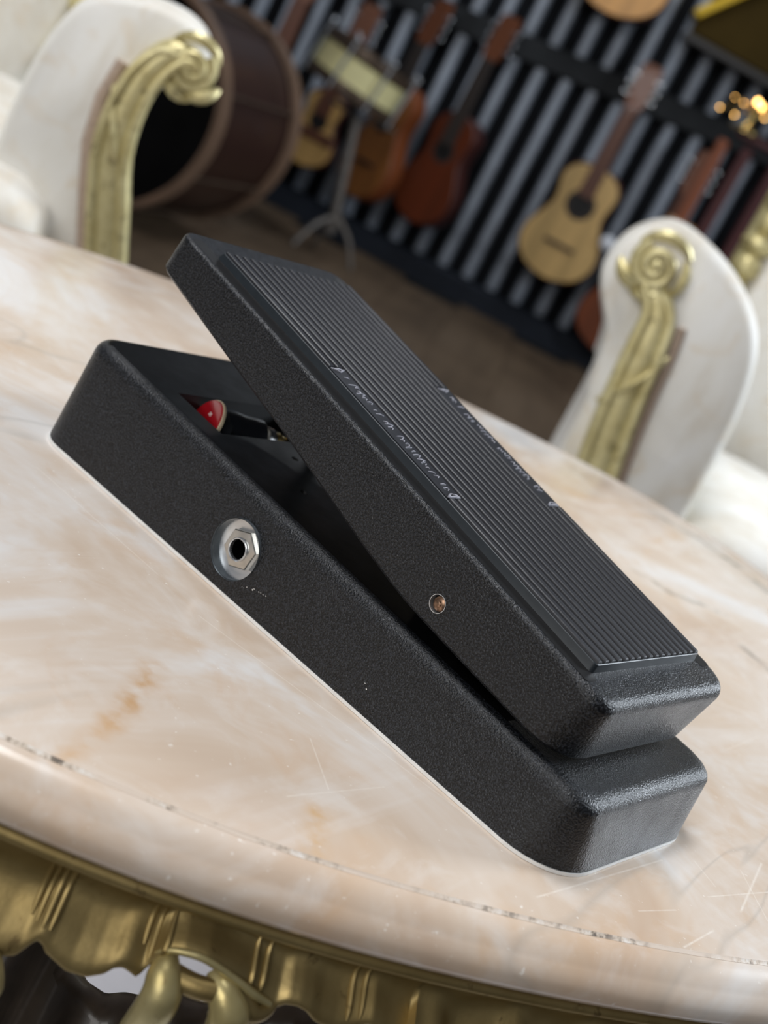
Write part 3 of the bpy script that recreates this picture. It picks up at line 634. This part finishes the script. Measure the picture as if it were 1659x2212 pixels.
# ------------------------------------------------------------------ armchairs
def armchair(A, phi, mirror, sec, gpath, grad, scroll, zb, label, back_s, cush):
    """A: floor point under the gold front post, s runs from the outer side of the near arm towards the seat."""
    sg = -1 if mirror else 1
    EV = HF*math.cos(phi) + HR*math.sin(phi)*sg; ES = (HR*math.cos(phi)*sg - HF*math.sin(phi))
    root = empty('armchair', A, 0, label, 'armchair', 'ivory armchairs around the table')
    def P(s, v, z): return ES*s*MM + EV*v*MM + Vector((0, 0, z*MM))
    SW = 640                                  # outer to outer, both arms
    def arm(flip):
        X = (lambda s_: SW - s_) if flip else (lambda s_: s_)
        cx = sum(q[0] for q in sec)/len(sec); cz = zb + 90
        ol = [(q.x, q.y) for q in spline([Vector((a, b, 0)) for a, b in sec], 5)]
        R_ = []
        for v, k_, dz in ((0, 0.90, 0), (5, 0.965, 0), (16, 1.0, 0), (90, 1.0, 0), (200, 1.0, -6), (300, 1.0, -16), (380, 0.97, -26), (430, 0.9, -34), (450, 0.75, -44)):
            R_.append([P(X(cx + (a-cx)*k_), v, (zb + b - cz)*k_ + cz + (dz if b > 60 else 0)) for a, b in ol])
        m_ = MB(); m_.rings(R_); ar = m_.build('padded_arm', M['damask'], root, angle=60)
        # braid along the front edge, gold front post and scroll
        m_ = MB(); m_.tube([P(X(a + grad[0]*1.15), -2, zb + b) for a, b in gpath[:5]], 5*MM, 8); m_.build('braid_trim', M['braid'], ar)
        gp = spline([Vector((a, b, 0)) for a, b in gpath], 6)
        rr_ = [interp([(i_*6, g) for i_, g in enumerate(grad)], j)*MM for j in range(len(gp))]
        low = [P(X(gp[0].x*1.0), -4, z) for z in (zb-300, zb-180, zb-80)]
        m_ = MB(); m_.tube(low + [P(X(q.x), -6, zb + q.y) for q in gp], [rr_[0]*0.9]*3 + rr_, 14); m_.build('arm_post', M['gold_chair'], ar)
        m_ = MB(); m_.tube([P(X(q.x + rr_[j]/MM*0.75), -10 - rr_[j]/MM*0.55, zb + q.y) for j, q in enumerate(gp)], [max(2.4*MM, r_*0.26) for r_ in rr_], 8)
        m_.tube([P(X(q.x - rr_[j]/MM*0.7), -10 - rr_[j]/MM*0.6, zb + q.y) for j, q in enumerate(gp)], [max(2.4*MM, r_*0.26) for r_ in rr_], 8)
        m_.build('post_moulding', M['gold_chair'], ar)
        # leaf wrapped round the middle of the post
        g = gp[len(gp)*2//5]; rg = rr_[len(gp)*2//5]/MM
        m_ = MB(); m_.tube(spline([P(X(g.x+rg), -12, zb+g.y+34), P(X(g.x+rg*0.2), -9-rg*.9, zb+g.y+4), P(X(g.x-rg), -14, zb+g.y-26)], 8), [1.5*MM] + [2.6*MM]*7 + [3.0*MM]*7 + [1.8*MM]*2, 8); m_.build('post_leaf', M['gold_chair'], ar)
        sx, sz, sr = scroll
        m_ = MB(); path = []; rad_ = []
        for j in range(40):
            a = 2.2 + j/39*3.6*math.pi; r_ = sr*(1 - 0.78*j/39)
            path.append(P(X(sx + r_*math.cos(a)), -12 - 6*j/39, zb + sz + r_*math.sin(a))); rad_.append((sr*0.30*(1-0.45*j/39))*MM)
        m_.tube(path, rad_, 10); m_.build('scroll', M['gold_chair'], ar)
        m_ = MB(); m_.ell(P(X(sx), -14, zb+sz), sr*0.36*MM, sr*0.36*MM, sr*0.36*MM); m_.build('scroll_eye', M['gold_chair'], ar)
        for a0, a1, k0, k1, th in ((2.6, 0.6, 1.25, 1.5, 0.26), (-0.6, -1.9, 1.15, 1.5, 0.30), (-1.7, -2.9, 1.1, 1.6, 0.32), (0.6, -0.7, 1.3, 1.45, 0.22)):
            path = [P(X(sx + sr*(k0+(k1-k0)*q/8)*math.cos(a0+(a1-a0)*q/8)), -8-5*math.sin(q/8*math.pi), zb + sz + sr*(k0+(k1-k0)*q/8)*math.sin(a0+(a1-a0)*q/8)) for q in range(9)]
            m_ = MB(); m_.tube(path, [sr*th*MM*w_ for w_ in (.5, .8, 1, 1.1, 1.15, 1.1, 1, .75, .4)], 8); m_.build('carved_leaf', M['gold_chair'], ar)
    arm(False); arm(True)
    # seat cushion: pillow-shaped
    R_ = []
    s0, s1 = cush[0], SW-cush[0]; zc = zb + cush[2]
    for z, e in ((zc-110, 6), (zc-100, 0), (zc-40, -6), (zc-18, 2), (zc-6, 22), (zc, 60), (zc+2, 110)):
        P0 = rrect(s0+e, s1-e, cush[1]+e, 480-e, 30, 30, 6, 6, 6); R_.append([P(a, b, z) for a, b in P0])
    m_ = MB(); m_.rings(R_); m_.build('seat_cushion', M['damask'], root, angle=60)
    m_ = MB(); m_.cbox(P(SW/2, 235, zb-150), ((SW-90)*MM, 0.46, 0.08), 0.01, Matrix((ES, EV, Vector((0, 0, 1)))).transposed()); m_.build('seat_rail', M['gold_chair'], root)
    # backrest and its carved frame
    b0, b1 = back_s, SW-back_s
    R_ = []
    for v, k_ in ((500, 0.9), (515, 0.98), (540, 1.0), (580, 1.0), (600, 0.95)):
        ring = []
        for j in range(40):
            a = 2*math.pi*j/40; cx_, cz_ = (b0+b1)/2, zb+220
            x_ = math.copysign(abs(math.cos(a))**0.5, math.cos(a))*(b1-b0)/2*k_; z_ = math.copysign(abs(math.sin(a))**0.5, math.sin(a))*280*k_
            ring.append(P(cx_+x_, v + (z_+280)*0.12, cz_+z_))
        R_.append(ring)
    m_ = MB(); m_.rings(R_); m_.build('backrest', M['damask'], root, angle=60)
    fr = []
    for j in range(49):
        a = 2*math.pi*j/48; x_ = math.copysign(abs(math.cos(a))**0.5, math.cos(a))*(b1-b0)/2; z_ = math.copysign(abs(math.sin(a))**0.5, math.sin(a))*284
        fr.append(P((b0+b1)/2+x_, 530 + (z_+280)*0.12, zb+220+z_))
    m_ = MB(); m_.tube(fr, 17*MM, 10, False); bf = m_.build('back_frame', M['gold_chair'], root)
    for j in range(14):
        for sx_ in (b0, b1):
            c_ = P(sx_, 512 + j*4, zb + 60 + j*28); k_ = (22, 15, 19)[j % 3]
            m_ = MB(); m_.ell(c_, k_*MM, k_*0.9*MM, (14+4*(j % 2))*MM, None, 10, 7); m_.build('carved_bead', M['gold_chair'], bf)
    for sx_, v in ((30, 20), (SW-30, 20), (60, 520), (SW-60, 520)):
        m_ = MB(); m_.tube(spline([P(sx_, v, zb-110), P(sx_, v-6, zb-200), P(sx_, v+8, 120), P(sx_, v, 30), P(sx_, v-8, 0)], 5), [30*MM]*4 + [26*MM]*6 + [16*MM]*7 + [20*MM]*4, 10); m_.build('leg', M['gold_chair'], root)
    return root
armchair((-0.166, 0.775, 0), math.radians(3), False,
    [(-30, -330), (-30, 0), (-36, 60), (-46, 108), (-66, 136), (-74, 160), (-66, 192), (-38, 215), (2, 211), (42, 192), (74, 160), (90, 110), (96, 40), (98, -60), (98, -330)],
    [(8, -10), (0, 40), (-5, 80), (-8, 115), (-12, 140), (-26, 158)], [20, 19, 18, 17, 15, 12], (-34, 176, 19), 444,
    'ivory padded armchair with gold scroll post right of the pedal', 78, (98, -14, 8))
armchair((-0.405, 0.386, 0), math.radians(16), True,
    [(14, -330), (10, 0), (26, 50), (34, 90), (26, 118), (2, 134), (-12, 150), (-4, 168), (18, 176), (50, 173), (82, 158), (98, 120), (104, 60), (106, -60), (106, -330)],
    [(0, -10), (16, 34), (27, 67), (30, 100), (26, 128), (14, 148), (-2, 146)], [16, 16, 15, 14, 13, 12, 10], (0, 146, 15), 456,
    'ivory padded armchair with gold scroll post left of the pedal', 110, (52, -46, 30))

# ------------------------------------------------------------------ guitars
def gwood(name, r, g, b, rough=0.45):
    return wood(name, srgb(int(r*.82), int(g*.82), int(b*.8)), srgb(r, g, b), rough, 18, (1, 1, 0.06), 0.08)
M['spruce'] = gwood('pale_spruce', 228, 188, 120); M['amber'] = gwood('amber_top', 176, 112, 52); M['mahog'] = gwood('mahogany_top', 106, 44, 12)
M['honey'] = gwood('honey_top', 232, 170, 96); M['pale'] = gwood('pale_top', 218, 172, 104); M['redb'] = gwood('red_brown', 132, 66, 34)
M['side_dark'] = gwood('dark_side', 70, 26, 18); M['side_amber'] = gwood('amber_side', 132, 70, 34); M['neck'] = gwood('neck_wood', 104, 62, 44); M['neckdark'] = gwood('neck_dark', 62, 54, 50)
M['ebony'] = plain('ebony', srgb(40, 24, 18), 0.5); M['headwood'] = gwood('headstock', 118, 66, 38)
BODY = [(0, 0.0), (0.004, .18), (0.02, .40), (0.07, .70), (0.15, .91), (0.25, 1.0), (0.36, .97), (0.47, .83), (0.57, .70), (0.64, .665), (0.71, .69), (0.79, .74), (0.86, .74), (0.93, .62), (0.97, .46), (0.995, .22), (1, 0.0)]
def guitar(label, s, zb, h, hw, top, mtop, mside, mneck, yaw=0.0, off=0.07, depth=0.085, holez=0.66, bridge=True, band=False, pos=None, lean=0.0, mhole=None):
    P0 = pos or wp(s, zb, off); rz = math.atan2(HR.y, HR.x) + yaw
    root = empty('guitar', P0, rz, label, 'guitar', 'guitars in the showroom')
    if lean: root.rotation_euler = (lean, 0, rz)
    prof = [(q.x, q.y) for q in spline([Vector((a, b, 0)) for a, b in BODY], 3)]
    def ring(y, e):
        L_ = [(-max(0, b*hw-e), e + a*(h-2*e)) for a, b in prof]; R2 = [(-x, z) for x, z in reversed(L_[1:-1])]
        return [Vector((x, y, z)) for x, z in L_ + R2]
    d = depth/2
    m_ = MB(); m_.rings([ring(-d, 0.006), ring(-d+0.003, 0.001), ring(-d+0.006, 0), ring(d-0.008, 0), ring(d-0.002, 0.003), ring(d, 0.012)]); body = m_.build('body', mside, root, angle=50)
    m_ = MB(); m_.rings([ring(-d+0.001, 0.007), ring(-d-0.0015, 0.007)]); m_.build('soundboard', mtop, root, angle=50)
    zh = h*holez
    m_ = MB(); m_.lathe([(hw*0.36, 0), (hw*0.36, 0.0012)], (0, -d-0.001, zh), (0, -1, 0), 28); m_.build('rosette', M['ebony'] if not mhole else mhole, root)
    m_ = MB(); m_.lathe([(hw*0.27, 0), (hw*0.27, 0.0012)], (0, -d-0.002, zh), (0, -1, 0), 28); m_.build('sound_hole', M['inner_black'], root)
    if bridge:
        m_ = MB(); m_.cbox((0, -d-0.004, h*0.30), (hw*0.78, 0.008, h*0.035), 0.002); m_.build('bridge', M['ebony'], root)
    if band:
        m_ = MB(); m_.cbox((0, -d-0.004, h*0.42), (hw*1.7, 0.008, h*0.13), 0.003); m_.build('pickguard', M['neck'], root)
    nt = top - zb; nl = nt - 0.16
    m_ = MB(); m_.rings([[Vector((x*wd, y, z)) for x, y in ((-1, -d-0.006), (1, -d-0.006), (0.8, -d+0.012), (-0.8, -d+0.012))] for z, wd in ((h*0.97, 0.028), (nl, 0.023))]); m_.build('neck', mneck, root)
    m_ = MB(); m_.rings([[Vector((x*wd, y, z)) for x, y in ((-1, -d-0.010), (1, -d-0.010), (1, -d-0.0055), (-1, -d-0.0055))] for z, wd in ((zh+hw*0.2, 0.029), (nl, 0.023))]); m_.build('fretboard', mneck if mneck is M['neckdark'] else M['neck'], root)
    m_ = MB(); m_.rings([[Vector((x*wd, y + oy, z)) for x, y in ((-1, -d-0.006), (1, -d-0.006), (1, -d+0.008), (-1, -d+0.008))] for z, wd, oy in ((nl-0.004, 0.024, 0), (nl+0.02, 0.034, 0.004), (nt-0.02, 0.038, 0.02), (nt, 0.030, 0.024))]); hd = m_.build('headstock', M['headwood'], root)
    for sx in (-1, 1):
        for q in range(3):
            m_ = MB(); m_.tube([(sx*0.03, -d+0.012, nl+0.04+q*0.035), (sx*0.048, -d+0.012, nl+0.04+q*0.035)], 0.003, 6); m_.ell((sx*0.054, -d+0.012, nl+0.04+q*0.035), 0.008, 0.005, 0.008, None, 8, 6); m_.build('tuner', M['chrome'], hd)
    return root
guitar('pale natural parlour guitar hanging on the ribbed wall', 0.212, 0.222, 0.432, 0.148, 1.03, M['spruce'], M['side_dark'], M['neck'], -0.12, 0.10)
guitar('dark red mahogany guitar hanging between the amber and pale guitars', -0.285, 0.185, 0.41, 0.118, 0.955, M['mahog'], M['side_dark'], M['neckdark'], -0.42, 0.145, bridge=False, mhole=M['neckdark'])
guitar('amber brown guitar hanging half behind the snare drum', -0.510, 0.168, 0.43, 0.112, 0.90, M['amber'], M['side_amber'], M['neckdark'], -0.55, 0.15)
guitar('small pale guitar with brown guard behind the drum stand', -0.748, 0.175, 0.285, 0.098, 0.78, M['pale'], M['side_dark'], M['neck'], -0.1, 0.10, 0.06, holez=0.60, bridge=False, band=True)
guitar('honey coloured guitar cut off by the top of the picture', -0.020, 1.100, 0.46, 0.170, 1.95, M['honey'], M['side_dark'], M['neck'], -0.1, 0.10)
guitar('red brown guitar standing by the wall behind the right armchair', 0.525, 0.085, 0.43, 0.155, 0.86, M['redb'], M['side_dark'], M['neck'], -0.3, 0.17)
guitar('brown fiddle shaped guitar standing behind the bass drum', 0, 0, 0.46, 0.11, 0.80, M['redb'], M['side_dark'], M['headwood'], 0.2, pos=(-2.70, 2.86, 0.045), bridge=False)
for s_, z_ in ((0.20, 0.945), (-0.285, 0.905), (-0.51, 0.86), (-0.74, 0.78), (-0.02, 1.80)):
    m_ = MB(); m_.tube([wp(s_, z_, 0.0), wp(s_, z_, 0.05)], 0.008, 8); m_.tube([wp(s_-0.035, z_+0.012, 0.11), wp(s_-0.033, z_, 0.05), wp(s_+0.033, z_, 0.05), wp(s_+0.035, z_+0.012, 0.11)], 0.005, 8); m_.build('wall_hook', M['batten'], wall)

# ------------------------------------------------------------------ drums
M['shell'] = gwood('drum_shell', 50, 27, 21); M['hoop'] = gwood('drum_hoop', 128, 102, 84, 0.4); M['skin_dark'] = plain('dark_drum_skin', srgb(9, 9, 10), 0.8, 0, 0.4, 8, 0.1)
M['metal'] = plain('dull_metal', srgb(108, 102, 96), 0.5, 0.4, 0.25, 40); M['skin'] = plain('cream_pearl', srgb(238, 230, 172), 0.45, 0, 0.06, 30); M['hoop_dark'] = plain('hoop_dark', srgb(92, 78, 66), 0.35, 0.5, 0.3, 40)
fc = Vector((-2.254, 2.118, 0.300)) - HR*0.135; rc = Vector((-2.435, 2.590, 0.300)) - HR*0.125; ax = (rc-fc).normalized(); LN = (rc-fc).length
drum = empty('bass_drum', (fc.x, fc.y, 0.0), 0, 'big dark wooden bass drum lying on its side on the floor', 'drum')
O = Vector((fc.x, fc.y, 0)); R0 = 0.272
m_ = MB(); m_.lathe([(R0, 0.02), (R0, LN-0.02)], fc-O, ax, 64, False, False); m_.lathe([(R0-0.012, LN-0.02), (R0-0.012, 0.02)], fc-O, ax, 64, False, False); m_.build('shell', M['shell'], drum)
for q in (0, LN-0.045):
    m_ = MB(); m_.lathe([(R0+0.004, q), (R0+0.020, q), (R0+0.022, q+0.022), (R0+0.020, q+0.045), (R0+0.004, q+0.045), (R0+0.002, q+0.022), (R0+0.004, q)], fc-O, ax, 64, False, False); m_.build('hoop', M['hoop'], drum)
for q in (0.018, LN-0.018):
    m_ = MB(); m_.lathe([(R0+0.003, q), (R0+0.003, q+0.004)], fc-O, ax, 64); m_.build('drum_head', M['skin_dark'], drum)
e1 = ax.cross(Vector((0, 0, 1))).normalized(); e2 = Vector((0, 0, 1))
for k in range(8):
    a = 2*math.pi*(k+0.5)/8; dv = e1*math.cos(a) + e2*math.sin(a)
    m_ = MB(); m_.tube([fc-O + dv*(R0+0.012) + ax*0.03, fc-O + dv*(R0+0.012) + ax*(LN-0.03)], 0.004, 8); m_.build('tension_rod', M['hoop_dark'], drum)
sc_ = Vector((-2.694, 3.228, 0.565)); sn = empty('snare_drum', (sc_.x, sc_.y, 0.50), 0, 'cream pearl snare drum with tarnished hoops on a metal stand', 'drum')
tilt = Matrix.Rotation(0.15, 3, HF); sa = tilt @ Vector((0, 0, 1)); SO = Vector((0, 0, 0.065))
m_ = MB(); m_.lathe([(0.150, -0.045), (0.152, -0.043), (0.152, 0.043), (0.150, 0.045)], SO, sa, 48, False, False); m_.build('shell', M['skin'], sn)
for q0, q1 in ((-0.075, -0.040), (0.040, 0.075)):
    m_ = MB(); m_.lathe([(0.150, q0), (0.163, q0), (0.166, (q0+q1)/2), (0.163, q1), (0.150, q1)], SO, sa, 48, False, False); m_.build('hoop', M['hoop_dark'], sn)
for q in (-0.062, 0.062):
    m_ = MB(); m_.lathe([(0.152, q), (0.152, q+0.002)], SO, sa, 48); m_.build('drum_head', M['metal'], sn)
x1 = sa.orthogonal().normalized(); x2 = sa.cross(x1)
for k in range(8):
    a = 2*math.pi*k/8 + 0.35; dv = x1*math.cos(a) + x2*math.sin(a)
    m_ = MB(); m_.tube([SO + dv*0.172 - sa*0.08, SO + dv*0.172 + sa*0.085], 0.005, 8); m_.ell(SO + dv*0.172 + sa*0.09, 0.010, 0.010, 0.008, None, 8, 6); m_.build('lug', M['chrome'], sn)
st = empty('drum_stand', (-2.566, 3.271, 0), 0, 'dull metal tripod stand under the cream snare drum', 'stand')
b0 = Vector((0, 0, 0)); tp = Vector((-0.08, -0.022, 0.44))
m_ = MB(); m_.tube([b0 + Vector((0, 0, 0.11)), tp], 0.017, 12); m_.build('pole', M['metal'], st)
m_ = MB(); m_.tube([b0 + Vector((0, 0, 0.08)), b0 + Vector((0, 0, 0.15))], 0.02, 12); m_.build('collar', M['metal'], st)
for k in range(3):
    a = 0.4 + k*2*math.pi/3
    m_ = MB(); m_.tube(spline([(0, 0, 0.14), (0.07*math.cos(a), 0.07*math.sin(a), 0.09), (0.12*math.cos(a), 0.12*math.sin(a), 0.008)], 5), 0.009, 8); m_.build('leg', M['metal'], st)
    m_ = MB(); m_.tube(spline([tp, tp + Vector((0.07*math.cos(a), 0.07*math.sin(a), 0.012)), tp + Vector((0.13*math.cos(a), 0.13*math.sin(a), 0.018))], 4), 0.006, 8); m_.build('basket_arm', M['metal'], st)

# ------------------------------------------------------------------ right side: rack, added glint beads, panel, knob stand
M['maroon'] = gwood('maroon_wood', 84, 34, 36); M['orangewood'] = gwood('orange_wood', 150, 82, 50); M['tan'] = gwood('tan_wood', 176, 126, 78)
rk = empty('wooden_rack', (-1.70, 3.66, 0), math.atan2(HR.y, HR.x), 'tall dark red wooden rack behind the right armchair', 'rack')
for k, (x, mt, tz) in enumerate(((0.025, M['orangewood'], 0.89), (0.10, M['maroon'], 0.90), (0.20, M['maroon'], 0.92), (0.30, M['maroon'], 0.92))):
    m_ = MB(); m_.cbox((x, 0, tz/2), (0.034, 0.034, tz), 0.005); m_.build('post', mt, rk)
m_ = MB(); m_.cbox((0.165, 0, 0.575), (0.30, 0.05, 0.03), 0.005); m_.build('rail', M['maroon'], rk)
m_ = MB(); m_.cbox((0.03, -0.04, 0.60), (0.10, 0.04, 0.05), 0.008); m_.build('rail_block', M['tan'], rk)
m_ = MB(); m_.cbox((0.175, 0, 0.04), (0.32, 0.09, 0.04), 0.005); m_.build('foot_rail', M['maroon'], rk)
m_ = MB(); m_.cbox((0.20, 0, 0.925), (0.30, 0.06, 0.02), 0.005); m_.build('top_rail', M['maroon'], rk)
t = NT('warm_glint'); M['glint_bead'] = t.set(srgb(255, 220, 160), 0.3); t.b.inputs['Emission Color'].default_value = srgb(255, 196, 110); t.b.inputs['Emission Strength'].default_value = 14  # added glow, stands in for reflections on brass tuners
L0 = Vector((-1.645, 3.695, 0.935)); glints = empty('tuner_glints', L0, 0, 'small glowing beads standing in for tuner glints on the wooden rack', 'glints')
m_ = MB(); m_.lathe([(0.05, 0), (0.05, 0.006), (0.02, 0.014), (0.008, 0.03), (0.008, 0.06)], (0, 0, 0), (0, 0, 1), 24); m_.build('added_glint_base', M['brass'], glints)
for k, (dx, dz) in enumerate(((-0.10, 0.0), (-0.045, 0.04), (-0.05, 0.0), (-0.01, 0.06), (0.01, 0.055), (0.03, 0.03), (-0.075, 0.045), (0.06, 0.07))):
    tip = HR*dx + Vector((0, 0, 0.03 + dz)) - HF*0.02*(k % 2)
    m_ = MB(); m_.tube(spline([(0, 0, 0.05), (tip.x*0.5, tip.y*0.5, 0.06 + dz*0.4), tip - Vector((0, 0, 0.006))], 5), 0.003, 8); m_.build('added_glint_arm', M['brass'], glints)
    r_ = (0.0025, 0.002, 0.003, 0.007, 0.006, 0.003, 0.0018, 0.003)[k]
    m_ = MB(); m_.ell(tip, r_, r_, r_*1.2, None, 10, 8); m_.build('glint_bead', M['glint_bead'], glints)
M['olive'] = plain('shaded_olive_panel', srgb(62, 48, 14), 0.8, 0, 0.15, 8, 0.15); M['yellow'] = plain('yellow_trim', srgb(226, 186, 40), 0.45, 0, 0.12, 8); M['steel'] = plain('panel_foot', srgb(60, 58, 56), 0.5)  # olive puts the shade on the panel's face into its colour
pn = empty('display_panel', wp(0.26, 1.18, 0.02), math.atan2(HR.y, HR.x), 'wall panel with its shade painted dark olive and a bright yellow slanted edge', 'panel')
poly = [(0.0, 0.0), (0.55, -0.02), (0.55, 0.75), (0.32, 0.42), (0.0, 0.04)]
m_ = MB(); m_.rings([[Vector((x, y, z)) for x, z in poly] for y in (-0.10, 0.0)]); m_.build('board', M['olive'], pn, False)
m_ = MB()
for (xa, za), (xb, zb_) in (((0.0, 0.04), (0.32, 0.42)), ((0.32, 0.42), (0.55, 0.75))):
    d = Vector((xb-xa, 0, zb_-za)); m_.cbox(((xa+xb)/2-0.012, -0.055, (za+zb_)/2+0.012), (d.length, 0.13, 0.03), 0.004, Matrix.Rotation(-math.atan2(zb_-za, xb-xa), 3, 'Y'))
m_.build('yellow_edge', M['yellow'], pn)
m_ = MB(); m_.cbox((0.275, -0.055, -0.03), (0.58, 0.12, 0.025), 0.004, Matrix.Rotation(0.036, 3, 'Y')); m_.build('lower_edge', M['steel'], pn)
kb = empty('wall_knob', wp(0.352, 0.436, 0.008), math.atan2(HR.y, HR.x), 'glossy white ceramic knob on the wall beside the pale guitar', 'knob')
M['glass_white'] = plain('white_glass', srgb(240, 244, 252), 0.10, 0, 0.04, coat=1.0)
m_ = MB(); m_.lathe([(0.016, 0.0), (0.016, 0.006), (0.006, 0.010), (0.006, 0.150)], (0, 0, 0), (0, -1, 0), 20); m_.build('stem', M['batten'], kb)
m_ = MB(); m_.lathe([(0.007, 0.148), (0.020, 0.154), (0.028, 0.166), (0.026, 0.178), (0.014, 0.186), (0.003, 0.188)], (0, 0, 0), (0, -1, 0), 24); m_.build('ball', M['glass_white'], kb)
